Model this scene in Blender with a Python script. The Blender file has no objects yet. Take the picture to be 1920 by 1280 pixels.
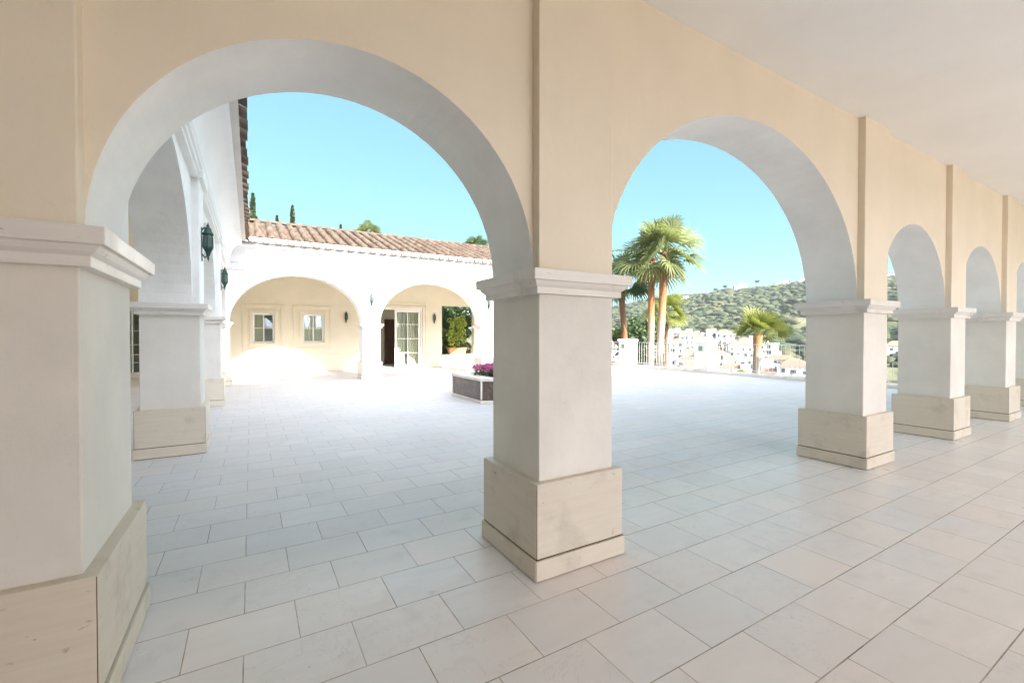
import bpy, bmesh, math, random
import numpy as np
from mathutils import Vector, Matrix
random.seed(7)
rng = np.random.default_rng(11)
SC = bpy.context.scene
COL = SC.collection
R = math.radians

# ------------------------------------------------------------------ camera
cd = bpy.data.cameras.new('camera')
cam = bpy.data.objects.new('camera', cd); COL.objects.link(cam)
YAW, PITCH = 0.5332, 0.0134
cam.location = (0, 0, 1.5)
cam.rotation_euler = (math.pi/2 - PITCH, 0, -YAW)
cd.sensor_width = 36; cd.lens = 829.9/1920*36
cd.clip_start = 0.02; cd.clip_end = 12000
SC.camera = cam

# ------------------------------------------------------------------ sun and sky
SUN_DIR = Vector((-0.125, 1.0, -0.53)).normalized()        # the way the light travels
EL = math.asin(-SUN_DIR.z)
sl = bpy.data.lights.new('sun', 'SUN'); sl.energy = 2.0; sl.angle = R(0.5); sl.color = (1.0, 0.93, 0.82)
sun = bpy.data.objects.new('sun', sl); COL.objects.link(sun)
sun.rotation_euler = (-SUN_DIR).to_track_quat('Z', 'Y').to_euler()
sun.location = (3, -30, 25)
W = bpy.data.worlds.new('World'); SC.world = W; W.use_nodes = True
nt = W.node_tree; nt.nodes.clear()
out = nt.nodes.new('ShaderNodeOutputWorld'); bg = nt.nodes.new('ShaderNodeBackground')
sky = nt.nodes.new('ShaderNodeTexSky'); sky.sky_type = 'NISHITA'; sky.sun_disc = False
sky.sun_elevation = EL; sky.sun_rotation = R(172.9)
sky.altitude = 100; sky.air_density = 1.0; sky.dust_density = 0.6; sky.ozone_density = 2.6
bg.inputs['Strength'].default_value = 0.10
# sky brightened overhead and sunward, out of view, as fill; clear blue north
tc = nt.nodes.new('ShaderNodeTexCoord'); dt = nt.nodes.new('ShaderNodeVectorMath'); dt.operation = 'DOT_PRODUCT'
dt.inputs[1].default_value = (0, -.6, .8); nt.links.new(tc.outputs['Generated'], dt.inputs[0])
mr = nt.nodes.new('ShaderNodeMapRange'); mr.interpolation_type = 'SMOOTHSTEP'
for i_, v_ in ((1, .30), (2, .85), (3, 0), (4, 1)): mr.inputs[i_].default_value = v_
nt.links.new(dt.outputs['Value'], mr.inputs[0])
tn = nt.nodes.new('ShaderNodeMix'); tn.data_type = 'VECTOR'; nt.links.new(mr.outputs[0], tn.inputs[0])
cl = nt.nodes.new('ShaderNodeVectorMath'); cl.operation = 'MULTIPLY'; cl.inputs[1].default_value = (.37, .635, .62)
bw = nt.nodes.new('ShaderNodeRGBToBW'); sky_fill = nt.nodes.new('ShaderNodeVectorMath'); sky_fill.operation = 'MULTIPLY'; sky_fill.inputs[1].default_value = (1.82, 1.95, 2.26)
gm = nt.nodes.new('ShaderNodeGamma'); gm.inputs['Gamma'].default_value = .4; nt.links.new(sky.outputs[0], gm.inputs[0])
nt.links.new(gm.outputs[0], cl.inputs[0]); nt.links.new(sky.outputs[0], bw.inputs[0]); nt.links.new(bw.outputs[0], sky_fill.inputs[0])
nt.links.new(cl.outputs[0], tn.inputs[4]); nt.links.new(sky_fill.outputs[0], tn.inputs[5]); ml = tn
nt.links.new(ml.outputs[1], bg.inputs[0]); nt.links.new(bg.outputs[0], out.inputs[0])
vs = SC.view_settings
vs.view_transform = 'Standard'; vs.look = 'None'; vs.gamma = 1; vs.use_curve_mapping = False
vs.exposure = 3.14
SC.cycles.max_bounces = 10; SC.cycles.diffuse_bounces = 7
SC.cycles.use_denoising = True

# ------------------------------------------------------------------ helpers
class MB:
    def __init__(s): s.v = []; s.f = []; s.m = []
    def add(s, vs, fs, mi=0):
        o = len(s.v); s.v.extend([tuple(p) for p in vs])
        s.f.extend([tuple(i+o for i in f) for f in fs]); s.m.extend([mi]*len(fs))
    def quad(s, a, b, c, d, mi=0): s.add([a, b, c, d], [(0, 1, 2, 3)], mi)
    def box(s, x0, x1, y0, y1, z0, z1, mi=0):
        s.add([(x0,y0,z0),(x1,y0,z0),(x1,y1,z0),(x0,y1,z0),(x0,y0,z1),(x1,y0,z1),(x1,y1,z1),(x0,y1,z1)],
              [(0,3,2,1),(4,5,6,7),(0,1,5,4),(1,2,6,5),(2,3,7,6),(3,0,4,7)], mi)
    def prism(s, poly, z0, z1, mi=0):
        n = len(poly)
        s.add([(x,y,z0) for x,y in poly]+[(x,y,z1) for x,y in poly],
              [tuple(range(n))[::-1], tuple(range(n, 2*n))]+[(i,(i+1)%n,n+(i+1)%n,n+i) for i in range(n)], mi)
    def tube(s, pts, rads, n=10, mi=0, cap=True):
        rings = []; P = [Vector(p) for p in pts]
        for i, p in enumerate(P):
            t = (P[min(i+1,len(P)-1)]-P[max(i-1,0)]).normalized()
            a = t.cross(Vector((0.31,0.87,0.4))).normalized() if abs(t.z) > .9 else t.cross(Vector((0,0,1))).normalized()
            b = t.cross(a)
            rings.append([p+(a*math.cos(2*math.pi*k/n)+b*math.sin(2*math.pi*k/n))*rads[i] for k in range(n)])
        vs = [q for r in rings for q in r]; fs = []
        for i in range(len(P)-1):
            for k in range(n): fs.append((i*n+k, i*n+(k+1)%n, (i+1)*n+(k+1)%n, (i+1)*n+k))
        if cap: fs += [tuple(range(n))[::-1], tuple(range((len(P)-1)*n, len(P)*n))]
        s.add(vs, fs, mi)
    def lathe(s, prof, c=(0,0,0), n=16, mi=0, rot=0.0):
        vs = [(c[0]+r*math.cos(2*math.pi*k/n+rot), c[1]+r*math.sin(2*math.pi*k/n+rot), c[2]+z) for r, z in prof for k in range(n)]
        fs = []
        for i in range(len(prof)-1):
            for k in range(n): fs.append((i*n+k, i*n+(k+1)%n, (i+1)*n+(k+1)%n, (i+1)*n+k))
        fs += [tuple(range(n))[::-1], tuple(range((len(prof)-1)*n, len(prof)*n))]
        s.add(vs, fs, mi)
    def sqprof(s, x0, x1, y0, y1, prof, mi=0):
        """a moulding running round a rectangular pier: prof = [(offset, z)...]"""
        vs = []
        for o, z in prof: vs += [(x0-o,y0-o,z),(x1+o,y0-o,z),(x1+o,y1+o,z),(x0-o,y1+o,z)]
        n = len(prof); fs = [(3,2,1,0), tuple(range(4*n-4, 4*n))]
        for i in range(n-1):
            for k in range(4): fs.append((i*4+k, i*4+(k+1)%4, i*4+4+(k+1)%4, i*4+4+k))
        s.add(vs, fs, mi)
    def build(s, name, mats, parent=None, smooth=False, recalc=True, bevel=0.0, origin=None):
        me = bpy.data.meshes.new(name)
        vs = s.v if origin is None else [(a-origin[0], b-origin[1], c-origin[2]) for a, b, c in s.v]
        me.from_pydata(vs, [], s.f)
        for m in (mats if isinstance(mats, (list, tuple)) else [mats]): me.materials.append(m)
        me.polygons.foreach_set('material_index', s.m)
        if recalc:
            bm = bmesh.new(); bm.from_mesh(me); bmesh.ops.recalc_face_normals(bm, faces=bm.faces); bm.to_mesh(me); bm.free()
        if smooth: me.polygons.foreach_set('use_smooth', [True]*len(me.polygons))
        me.update()
        o = bpy.data.objects.new(name, me); COL.objects.link(o)
        if origin is not None: o.location = origin
        if parent is not None: o.parent = parent
        if bevel:
            b = o.modifiers.new('edge', 'BEVEL'); b.width = bevel; b.segments = 2; b.limit_method = 'ANGLE'; b.angle_limit = R(50)
        return o

def tag(o, label=None, cat=None, group=None, kind=None):
    if label: o['label'] = label
    if cat: o['category'] = cat
    if group: o['group'] = group
    if kind: o['kind'] = kind
    return o
def thing(name, label, cat, loc=(0,0,0), rz=0.0, group=None):
    o = bpy.data.objects.new(name, None); COL.objects.link(o); o.location = loc; o.rotation_euler = (0,0,rz)
    o.empty_display_size = .2
    return tag(o, label, cat, group)
def copy_tree(o, parent=None):
    c = o.copy(); COL.objects.link(c)
    if parent is not None: c.parent = parent
    for ch in list(o.children): copy_tree(ch, c)
    return c
def npmesh(name, V, F, mats, parent=None, mi=None, smooth=False):
    """fast mesh of quads/triangles from arrays"""
    V = np.asarray(V, np.float32); F = np.asarray(F, np.int32); k = F.shape[1]
    me = bpy.data.meshes.new(name)
    me.vertices.add(len(V)); me.vertices.foreach_set('co', V.ravel())
    me.loops.add(F.size); me.loops.foreach_set('vertex_index', F.ravel())
    me.polygons.add(len(F)); me.polygons.foreach_set('loop_start', np.arange(0, F.size, k, dtype=np.int32))
    me.polygons.foreach_set('loop_total', np.full(len(F), k, np.int32))
    for m in (mats if isinstance(mats, (list, tuple)) else [mats]): me.materials.append(m)
    if mi is not None: me.polygons.foreach_set('material_index', np.asarray(mi, np.int32))
    if smooth: me.polygons.foreach_set('use_smooth', np.ones(len(F), bool))
    me.update(); me.validate()
    o = bpy.data.objects.new(name, me); COL.objects.link(o)
    if parent is not None: o.parent = parent
    return o
def heading(px):
    """compass direction (from +Y towards +X) of a column of the 1920 wide photograph"""
    return YAW + math.atan((px-960)/829.9)
def polar(px, d): a = heading(px); return d*math.sin(a), d*math.cos(a)

# ------------------------------------------------------------------ materials
class NT:
    def __init__(s, name):
        s.m = bpy.data.materials.new(name); s.m.use_nodes = True; s.t = s.m.node_tree
        s.p = s.t.nodes['Principled BSDF']; s.o = s.t.nodes['Material Output']
    def n(s, typ, **kw):
        nd = s.t.nodes.new('ShaderNode'+typ)
        for k, v in kw.items(): setattr(nd, k, v)
        return nd
    def l(s, a, b): s.t.links.new(a, b)
    def set(s, inp, v):
        if hasattr(v, 'is_output'): s.l(v, inp)
        else: inp.default_value = v
    def math(s, op, a, b=None, c=None):
        nd = s.n('Math', operation=op); s.set(nd.inputs[0], a)
        if b is not None: s.set(nd.inputs[1], b)
        if c is not None: s.set(nd.inputs[2], c)
        return nd.outputs[0]
    def mix(s, f, a, b, mode='MIX'):
        nd = s.n('Mix', data_type='RGBA', blend_type=mode); s.set(nd.inputs[0], f)
        for i, v in ((6, a), (7, b)):
            if hasattr(v, 'is_output'): s.l(v, nd.inputs[i])
            else: nd.inputs[i].default_value = (*v, 1) if len(v) == 3 else v
        return nd.outputs[2]
    def coord(s, which='Object', scale=None):
        c = s.n('TexCoord').outputs[which]
        if scale is None: return c
        mp = s.n('Mapping'); s.l(c, mp.inputs[0]); mp.inputs['Scale'].default_value = scale
        return mp.outputs[0]
    def noise(s, vec, scale, detail=4, rough=.55, dist=0.0):
        nd = s.n('TexNoise'); s.l(vec, nd.inputs['Vector']); nd.inputs['Scale'].default_value = scale
        nd.inputs['Detail'].default_value = detail; nd.inputs['Roughness'].default_value = rough; nd.inputs['Distortion'].default_value = dist
        return nd.outputs['Fac']
    def ramp(s, f, stops):
        nd = s.n('ValToRGB'); s.l(f, nd.inputs[0]); e = nd.color_ramp.elements
        while len(e) < len(stops): e.new(.5)
        for el, (p, c) in zip(e, stops): el.position = p; el.color = (*c, 1) if len(c) == 3 else c
        return nd.outputs[0]
    def bump(s, h, strength, dist, prev=None):
        b = s.n('Bump'); s.l(h, b.inputs['Height']); b.inputs['Strength'].default_value = strength; b.inputs['Distance'].default_value = dist
        if prev is not None: s.l(prev, b.inputs['Normal'])
        return b.outputs[0]
    def fin(s, col=None, rough=None, normal=None, **kw):
        if col is not None:
            if hasattr(col, 'is_output'): s.l(col, s.p.inputs['Base Color'])
            else: s.p.inputs['Base Color'].default_value = (*col, 1)
        if rough is not None: s.set(s.p.inputs['Roughness'], rough)
        if normal is not None: s.l(normal, s.p.inputs['Normal'])
        for k, v in kw.items(): s.p.inputs[k.replace('_', ' ')].default_value = v
        return s.m

def stucco(name, col, bump=.35, var=.075, rough=.92):
    t = NT(name); c = t.coord()
    big = t.noise(c, 1.3, 5, .6); st = t.noise(t.coord(scale=(5, 5, .5)), 1.0, 4, .6)
    a = tuple(v*(1-var*1.6) for v in col); b = tuple(min(.92, v*(1+var*.7)) for v in col)
    k = t.mix(t.ramp(big, [(.3, (0,0,0)), (.7, (1,1,1))]), a, b)
    k = t.mix(t.math('MULTIPLY', t.math('SUBTRACT', st, .55), .35), k, tuple(v*.72 for v in col))
    fine = t.noise(c, 130, 5, .65); med = t.noise(c, 22, 3, .5)
    sp = t.ramp(t.noise(c, 38, 2, .5), [(.70, (0,0,0)), (.78, (1,1,1))])
    k = t.mix(t.math('MULTIPLY', sp, .10), k, tuple(v*.5 for v in col))
    nb = t.bump(fine, bump, .004); nb = t.bump(med, bump*.5, .008, nb); nb = t.bump(t.noise(c, 6, 3, .55), bump*.55, .018, nb)
    return t.fin(k, rough, nb)
M = {}
M['white'] = stucco('white_render', (.85, .84, .82), .45)
M['cream'] = stucco('cream_render', (.79, .705, .575), .28, .035)
M['shaft'] = stucco('pale_cream_render', (.76, .715, .65), .28)
M['ceiling'] = stucco('white_ceiling_paint', (.86, .855, .845), .06, .02)
M['loggia'] = stucco('yellow_cream_render', (.74, .68, .55), .25, .04)
M['cornice'] = stucco('white_moulding_paint', (.80, .795, .78), .10, .03)

def travertine(name, base, dark):
    t = NT(name); c = t.coord()
    st = t.noise(t.coord(scale=(1.2, 1.2, 16)), 2.2, 6, .62, .6)
    bl = t.noise(c, 3.2, 5, .6)
    k = t.mix(t.ramp(st, [(.32, (0,0,0)), (.68, (1,1,1))]), dark, base)
    k = t.mix(t.ramp(bl, [(.56, (0,0,0)), (.74, (.7,.7,.7))]), k, tuple(v*.68 for v in dark))
    pit = t.ramp(t.noise(t.coord(scale=(14, 14, 26)), 1.0, 3, .6), [(.68, (0,0,0)), (.73, (1,1,1))])
    k = t.mix(t.math('MULTIPLY', pit, .45), k, (.16, .11, .07))
    rs = t.ramp(bl, [(.3, (.34,)*3), (.7, (.55,)*3)])
    nb = t.bump(st, .08, .004); nb = t.bump(pit, -.25 if False else .15, .002, nb)
    return t.fin(k, rs, nb)
M['stone'] = travertine('beige_travertine', (.68, .60, .49), (.635, .55, .44))
M['stone_pale'] = travertine('pale_limestone', (.70, .64, .57), (.60, .54, .47))
M['capital'] = travertine('capital_limestone', (.76, .72, .68), (.71, .665, .625))
M['joint'] = NT('dark_joint').fin((.075, .045, .02), .9)
M['timber'] = NT('brown_door_wood').fin((.075, .028, .012), .45)

def paving():
    t = NT('limestone_tiles'); c = t.coord(); s = t.n('SeparateXYZ'); t.l(c, s.inputs[0])
    X, Y = s.outputs[0], s.outputs[1]
    PX, PY = .4845, .3622
    v = t.math('DIVIDE', t.math('SUBTRACT', Y, 2.413-40*PY), PY)
    row = t.math('FLOOR', v); fv = t.math('FRACT', v)
    odd = t.math('MODULO', row, 2)
    u = t.math('DIVIDE', t.math('SUBTRACT', X, t.math('ADD', .203-80*PX, t.math('MULTIPLY', odd, PX*.5))), PX)
    colm = t.math('FLOOR', u); fu = t.math('FRACT', u)
    cmb = t.n('CombineXYZ'); t.l(row, cmb.inputs[0]); t.l(colm, cmb.inputs[1])
    wn = t.n('TexWhiteNoise', noise_dimensions='3D'); t.l(cmb.outputs[0], wn.inputs['Vector'])
    rnd = wn.outputs['Value']; rc = t.n('SeparateColor'); t.l(wn.outputs['Color'], rc.inputs[0])
    # distance to the nearest joint, in metres
    du = t.math('MULTIPLY', t.math('MINIMUM', fu, t.math('SUBTRACT', 1, fu)), PX)
    dv = t.math('MULTIPLY', t.math('MINIMUM', fv, t.math('SUBTRACT', 1, fv)), PY)
    wob = t.math('MULTIPLY', t.math('SUBTRACT', t.noise(c, 14, 3), .5), .0022)
    d = t.math('ADD', t.math('MINIMUM', t.math('ADD', du, .0006), dv), wob)
    jm = t.n('MapRange'); t.l(d, jm.inputs[0]); jm.inputs[1].default_value = .0021; jm.inputs[2].default_value = .0036
    jm.inputs[3].default_value = 1; jm.inputs[4].default_value = 0
    joint = jm.outputs[0]
    # stone: soft streaks, shifted and turned tile by tile
    off = t.n('VectorMath', operation='MULTIPLY_ADD'); t.l(wn.outputs['Color'], off.inputs[0]); off.inputs[1].default_value = (37, 53, 11); t.l(c, off.inputs[2])
    mp = t.n('Mapping'); t.l(off.outputs[0], mp.inputs[0]); mp.inputs['Scale'].default_value = (1.6, 5.5, 1); mp.inputs['Rotation'].default_value = (0, 0, .25)
    st = t.noise(mp.outputs[0], 1.9, 6, .58, .35); bl = t.noise(off.outputs[0], 5, 4, .55)
    k = t.mix(t.ramp(st, [(.3, (0,0,0)), (.7, (1,1,1))]), (.77, .705, .675), (.86, .80, .77))
    k = t.mix(t.math('MULTIPLY', rnd, .75), k, (.85, .745, .68))
    k = t.mix(t.math('MULTIPLY', rc.outputs[1], .42), k, (.68, .655, .66))
    k = t.mix(t.math('MULTIPLY', t.ramp(bl, [(.58, (0,0,0)), (.75, (1,1,1))]), .25), k, (.50, .46, .43))
    # thin veins in some of the tiles
    vn = t.math('ABSOLUTE', t.math('SUBTRACT', t.noise(off.outputs[0], 3.4, 5, .6, 1.6), .5))
    vein = t.math('MULTIPLY', t.math('LESS_THAN', vn, .006), t.math('MULTIPLY', t.math('GREATER_THAN', rc.outputs[2], .7), .16))
    k = t.mix(vein, k, (.30, .27, .26))
    pit = t.ramp(t.noise(c, 30, 3, .5), [(.735, (0,0,0)), (.76, (1,1,1))])
    k = t.mix(t.math('MULTIPLY', pit, .55), k, (.20, .16, .13))
    # broad dirt on the open court
    dirt = t.ramp(t.noise(c, .55, 5, .6), [(.42, (0,0,0)), (.75, (1,1,1))])
    k = t.mix(t.math('MULTIPLY', dirt, .26), k, (.58, .52, .46))
    jc = t.mix(t.ramp(t.noise(c, 1.7, 4, .7), [(.38, (0,0,0)), (.62, (1,1,1))]), (.56, .48, .40), (.23, .165, .12))
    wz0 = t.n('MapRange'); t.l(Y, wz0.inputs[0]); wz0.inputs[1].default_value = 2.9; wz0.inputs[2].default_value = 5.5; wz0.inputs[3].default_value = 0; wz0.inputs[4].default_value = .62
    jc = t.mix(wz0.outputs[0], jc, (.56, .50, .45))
    fj = t.mix(joint, k, jc)
    ro = t.math('ADD', .25, t.math('MULTIPLY', bl, .06)); ro = t.math('ADD', ro, t.math('MULTIPLY', rc.outputs[0], .10)); ro = t.math('ADD', ro, t.math('MULTIPLY', joint, .4))
    # the gallery floor is polished by use, the open court roughened by weather
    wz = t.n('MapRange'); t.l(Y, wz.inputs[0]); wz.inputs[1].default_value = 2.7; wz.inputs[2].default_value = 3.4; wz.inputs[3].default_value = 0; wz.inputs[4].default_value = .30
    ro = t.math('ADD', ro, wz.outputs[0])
    fj = t.mix(t.math('MULTIPLY', wz.outputs[0], 2.6), fj, t.mix(1.0, fj, (.745, .79, .82), 'MULTIPLY'))  # court colour darkened and blued to balance its stronger sky light
    h = t.math('SUBTRACT', 1, joint)
    nb = t.bump(h, .6, .003); nb = t.bump(t.noise(c, 5, 3, .5), .035, .02, nb); nb = t.bump(t.noise(c, 90, 3, .6), .06, .002, nb)
    return t.fin(fj, ro, nb)
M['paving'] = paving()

def tilemat():
    t = NT('terracotta_roof_tiles'); c = t.coord(); s = t.n('SeparateXYZ'); t.l(c, s.inputs[0])
    cmb = t.n('CombineXYZ')
    t.l(t.math('FLOOR', t.math('DIVIDE', s.outputs[0], .175)), cmb.inputs[0]); t.l(t.math('FLOOR', t.math('DIVIDE', s.outputs[1], .40)), cmb.inputs[1])
    wn = t.n('TexWhiteNoise', noise_dimensions='3D'); t.l(cmb.outputs[0], wn.inputs['Vector'])
    k = t.ramp(wn.outputs['Value'], [(0, (.072, .044, .030)), (.3, (.098, .062, .042)), (.6, (.118, .081, .056)), (.85, (.13, .102, .075)), (1, (.058, .04, .03))])
    k = t.mix(t.ramp(t.noise(c, 6, 5, .65), [(.45, (0,0,0)), (.75, (.7,.7,.7))]), k, (.125, .098, .073))
    return t.fin(k, .85, t.bump(t.noise(c, 40, 3), .3, .004))
M['tiles'] = tilemat()
M['mortar'] = stucco('eave_mortar', (.66, .62, .57), .3)
M['frame'] = NT('white_gloss_frame').fin((.80, .79, .76), .35)
def glass(name, tint=(.9, .95, .95)):
    t = NT(name); g = t.n('BsdfGlossy'); g.inputs['Roughness'].default_value = .02; g.inputs['Color'].default_value = (.9,.93,.95,1)
    tr = t.n('BsdfTransparent'); tr.inputs['Color'].default_value = (*tint, 1)
    fr = t.n('Fresnel'); fr.inputs['IOR'].default_value = 1.5
    mx = t.n('MixShader'); t.l(t.math('ADD', t.math('MULTIPLY', fr.outputs[0], .5), .02), mx.inputs[0]); t.l(tr.outputs[0], mx.inputs[1]); t.l(g.outputs[0], mx.inputs[2])
    t.l(mx.outputs[0], t.o.inputs['Surface']); return t.m
M['glass'] = glass('window_glass')
def cloth(name, col):
    t = NT(name); c = t.coord(scale=(22, 1, .6)); w = t.noise(c, 1.2, 2)
    k = t.mix(w, tuple(v*.75 for v in col), col)
    return t.fin(k, .95, t.bump(w, .5, .03))
M['curtain'] = cloth('pale_curtain', (.70, .64, .47))
M['blind'] = cloth('grey_curtain', (.38, .36, .32))
M['iron'] = NT('green_lantern_paint').fin((.012, .055, .040), .38, None)
M['lampglass'] = NT('frosted_lantern_glass').fin((.085, .125, .105), .18)
M['rail'] = NT('pale_grey_railing_paint').fin((.62, .62, .60), .45)
M['postlamp'] = NT('green_bulkhead_glass').fin((.13, .24, .17), .25)
def marble():
    t = NT('brown_marble'); c = t.coord()
    v = t.noise(c, 4.5, 8, .68, 2.2); w = t.noise(t.coord(scale=(7, 7, 1.2)), 2.2, 5, .65, .8)
    k = t.ramp(v, [(.30, (.022, .015, .013)), (.5, (.085, .058, .045)), (.62, (.15, .115, .092)), (.72, (.06, .043, .037))])
    k = t.mix(t.math('MULTIPLY', w, .6), k, (.11, .085, .068))
    return t.fin(k, .22)
M['marble'] = marble()
M['soil'] = NT('planter_soil').fin((.035, .022, .014), 1)
M['terracotta'] = stucco('terracotta_pot', (.52, .27, .13), .2, .08)
def leaf(name, a, b, trans=.35, sc=2.2, rough=.5):
    t = NT(name); c = t.coord(); g = t.n('NewGeometry')
    r = g.outputs['Random Per Island']
    k = t.mix(r, a, b); k = t.mix(t.math('MULTIPLY', t.noise(c, sc, 3), .5), k, tuple(min(1, v*1.5) for v in b))
    t.fin(k, rough)
    tl = t.n('BsdfTranslucent'); t.l(t.mix(.4, k, (.30, .36, .05)), tl.inputs['Color'])
    mx = t.n('MixShader'); mx.inputs[0].default_value = trans; t.l(t.p.outputs[0], mx.inputs[1]); t.l(tl.outputs[0], mx.inputs[2]); t.l(mx.outputs[0], t.o.inputs['Surface'])
    return t.m
M['palm'] = leaf('palm_leaf', (.075, .10, .045), (.21, .23, .10), .35)
M['palm_dark'] = leaf('dark_palm_leaf', (.030, .060, .028), (.070, .105, .045), .25)
M['palm_yellow'] = leaf('yellow_palm_leaf', (.10, .125, .03), (.215, .225, .06), .4)
M['hedge'] = leaf('bright_hedge_leaf', (.17, .26, .04), (.45, .52, .10), .45)
M['leaf_dark'] = leaf('dark_tree_leaf', (.022, .045, .020), (.06, .09, .035), .2)
M['cypress'] = leaf('cypress_needles', (.030, .048, .022), (.075, .095, .045), .15)
M['flower'] = leaf('magenta_petals', (.34, .025, .16), (.62, .10, .36), .35)
def bark(name, zs, orange=False):
    t = NT(name); c = t.coord(); s = t.n('SeparateXYZ'); t.l(c, s.inputs[0])
    z = t.math('ADD', s.outputs[2], t.math('MULTIPLY', t.math('SUBTRACT', t.noise(c, 2.2, 4), .5), 1.6))
    k = t.ramp(t.math('DIVIDE', z, zs), [(.0, (.40, .34, .29)), (.55, (.38, .30, .23)), (.68, (.34, .17, .07)), (.82, (.25, .10, .035)), (.95, (.13, .06, .03))])
    rg = t.noise(t.coord(scale=(3, 3, 24)), 1.2, 4, .6)
    k = t.mix(t.math('MULTIPLY', rg, .45), k, (.20, .13, .08))
    return t.fin(k, .9, t.bump(rg, .7, .02))
M['bark'] = bark('palm_bark', 7.2); M['bark_orange'] = bark('orange_palm_bark', 4.6)
M['wood'] = NT('grey_brown_bark').fin((.13, .095, .065), .95)

# ------------------------------------------------------------------ terrain
def smooth(a, b, x): x = np.clip((x-a)/(b-a), 0, 1); return x*x*(3-2*x)
def vnoise(x, y, s, seed=0):
    x = np.asarray(x)/s; y = np.asarray(y)/s; xi = np.floor(x); yi = np.floor(y); fx = x-xi; fy = y-yi
    fx = fx*fx*(3-2*fx); fy = fy*fy*(3-2*fy)
    h = lambda i, j: np.modf(np.abs(np.sin(i*127.1+j*311.7+seed*74.7)*43758.5453))[0]
    return (h(xi,yi)*(1-fx)+h(xi+1,yi)*fx)*(1-fy)+(h(xi,yi+1)*(1-fx)+h(xi+1,yi+1)*fx)*fy
CREST_A = [-180, -20, 20, 35, 43, 51, 57, 63.6, 72, 80, 92, 120, 180]
CREST_Z = [8, 8, 10, 19, 38, 60, 66, 74, 74, 66, 58, 30, 8]
def terrain(x, y):
    x = np.asarray(x, float); y = np.asarray(y, float)
    r = np.hypot(x, y); ph = np.degrees(np.arctan2(x, y))
    cz = np.interp(ph, CREST_A, CREST_Z)
    zr = np.interp(r, [0, 20, 45, 90, 150, 200, 330, 400], [-1.2, -2.0, -10, -22, -29, -24, -5.5, 3])
    up = 3+(cz-3)*np.interp(r, [400, 480, 560, 650, 750, 860, 1100, 1800, 3500], [0, .25, .52, .80, 1.0, .97, .70, .30, 0])
    z = np.where(r < 400, zr, up)
    z = z + (vnoise(x, y, 90, 1)-.5)*16*smooth(380, 520, r) + (vnoise(x, y, 34, 2)-.5)*6*smooth(360, 460, r)
    flat = smooth(-40, 26, -(np.maximum(x-19, 0)+0*y)) * 0
    near = smooth(16.4, 19.5, x)                      # the villa stands on a level platform
    lev = np.where(y > 30, smooth(30, 60, y)*0, 0)
    z = np.where(x < 16.4, np.maximum(z, -1.2-lev), -1.2*(1-near)+z*near)
    return z
def build_ground():
    rs = np.concatenate([np.linspace(0, 60, 25), np.linspace(66, 420, 46), np.linspace(430, 1000, 58), np.geomspace(1040, 7000, 22)])
    na = 300; an = np.linspace(0, 2*np.pi, na, endpoint=False)
    RR, AA = np.meshgrid(rs, an, indexing='ij'); X = RR*np.sin(AA); Y = RR*np.cos(AA); Z = terrain(X, Y)
    V = np.stack([X, Y, Z], -1).reshape(-1, 3); F = []
    for i in range(len(rs)-1):
        a = i*na+np.arange(na); b = i*na+(np.arange(na)+1) % na
        F.append(np.stack([a, b, b+na, a+na], 1))
    t = NT('dry_hillside'); c = t.coord()
    k = t.ramp(t.noise(c, .03, 6, .65), [(.3, (.09, .10, .045)), (.55, (.15, .145, .075)), (.75, (.24, .21, .135))])
    k = t.mix(t.ramp(t.noise(c, .35, 4, .6), [(.4, (0,0,0)), (.65, (.8,.8,.8))]), k, (.075, .085, .04))
    m = t.fin(k, 1.0)
    o = npmesh('terrain', V, np.concatenate(F), m, smooth=True)
    tag(o, kind='structure')
build_ground()
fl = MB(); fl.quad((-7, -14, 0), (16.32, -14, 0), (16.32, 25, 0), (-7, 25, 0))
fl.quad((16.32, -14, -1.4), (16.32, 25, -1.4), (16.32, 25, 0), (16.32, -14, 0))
tag(fl.build('courtyard_paving', M['paving'], recalc=False), kind='structure')

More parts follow.
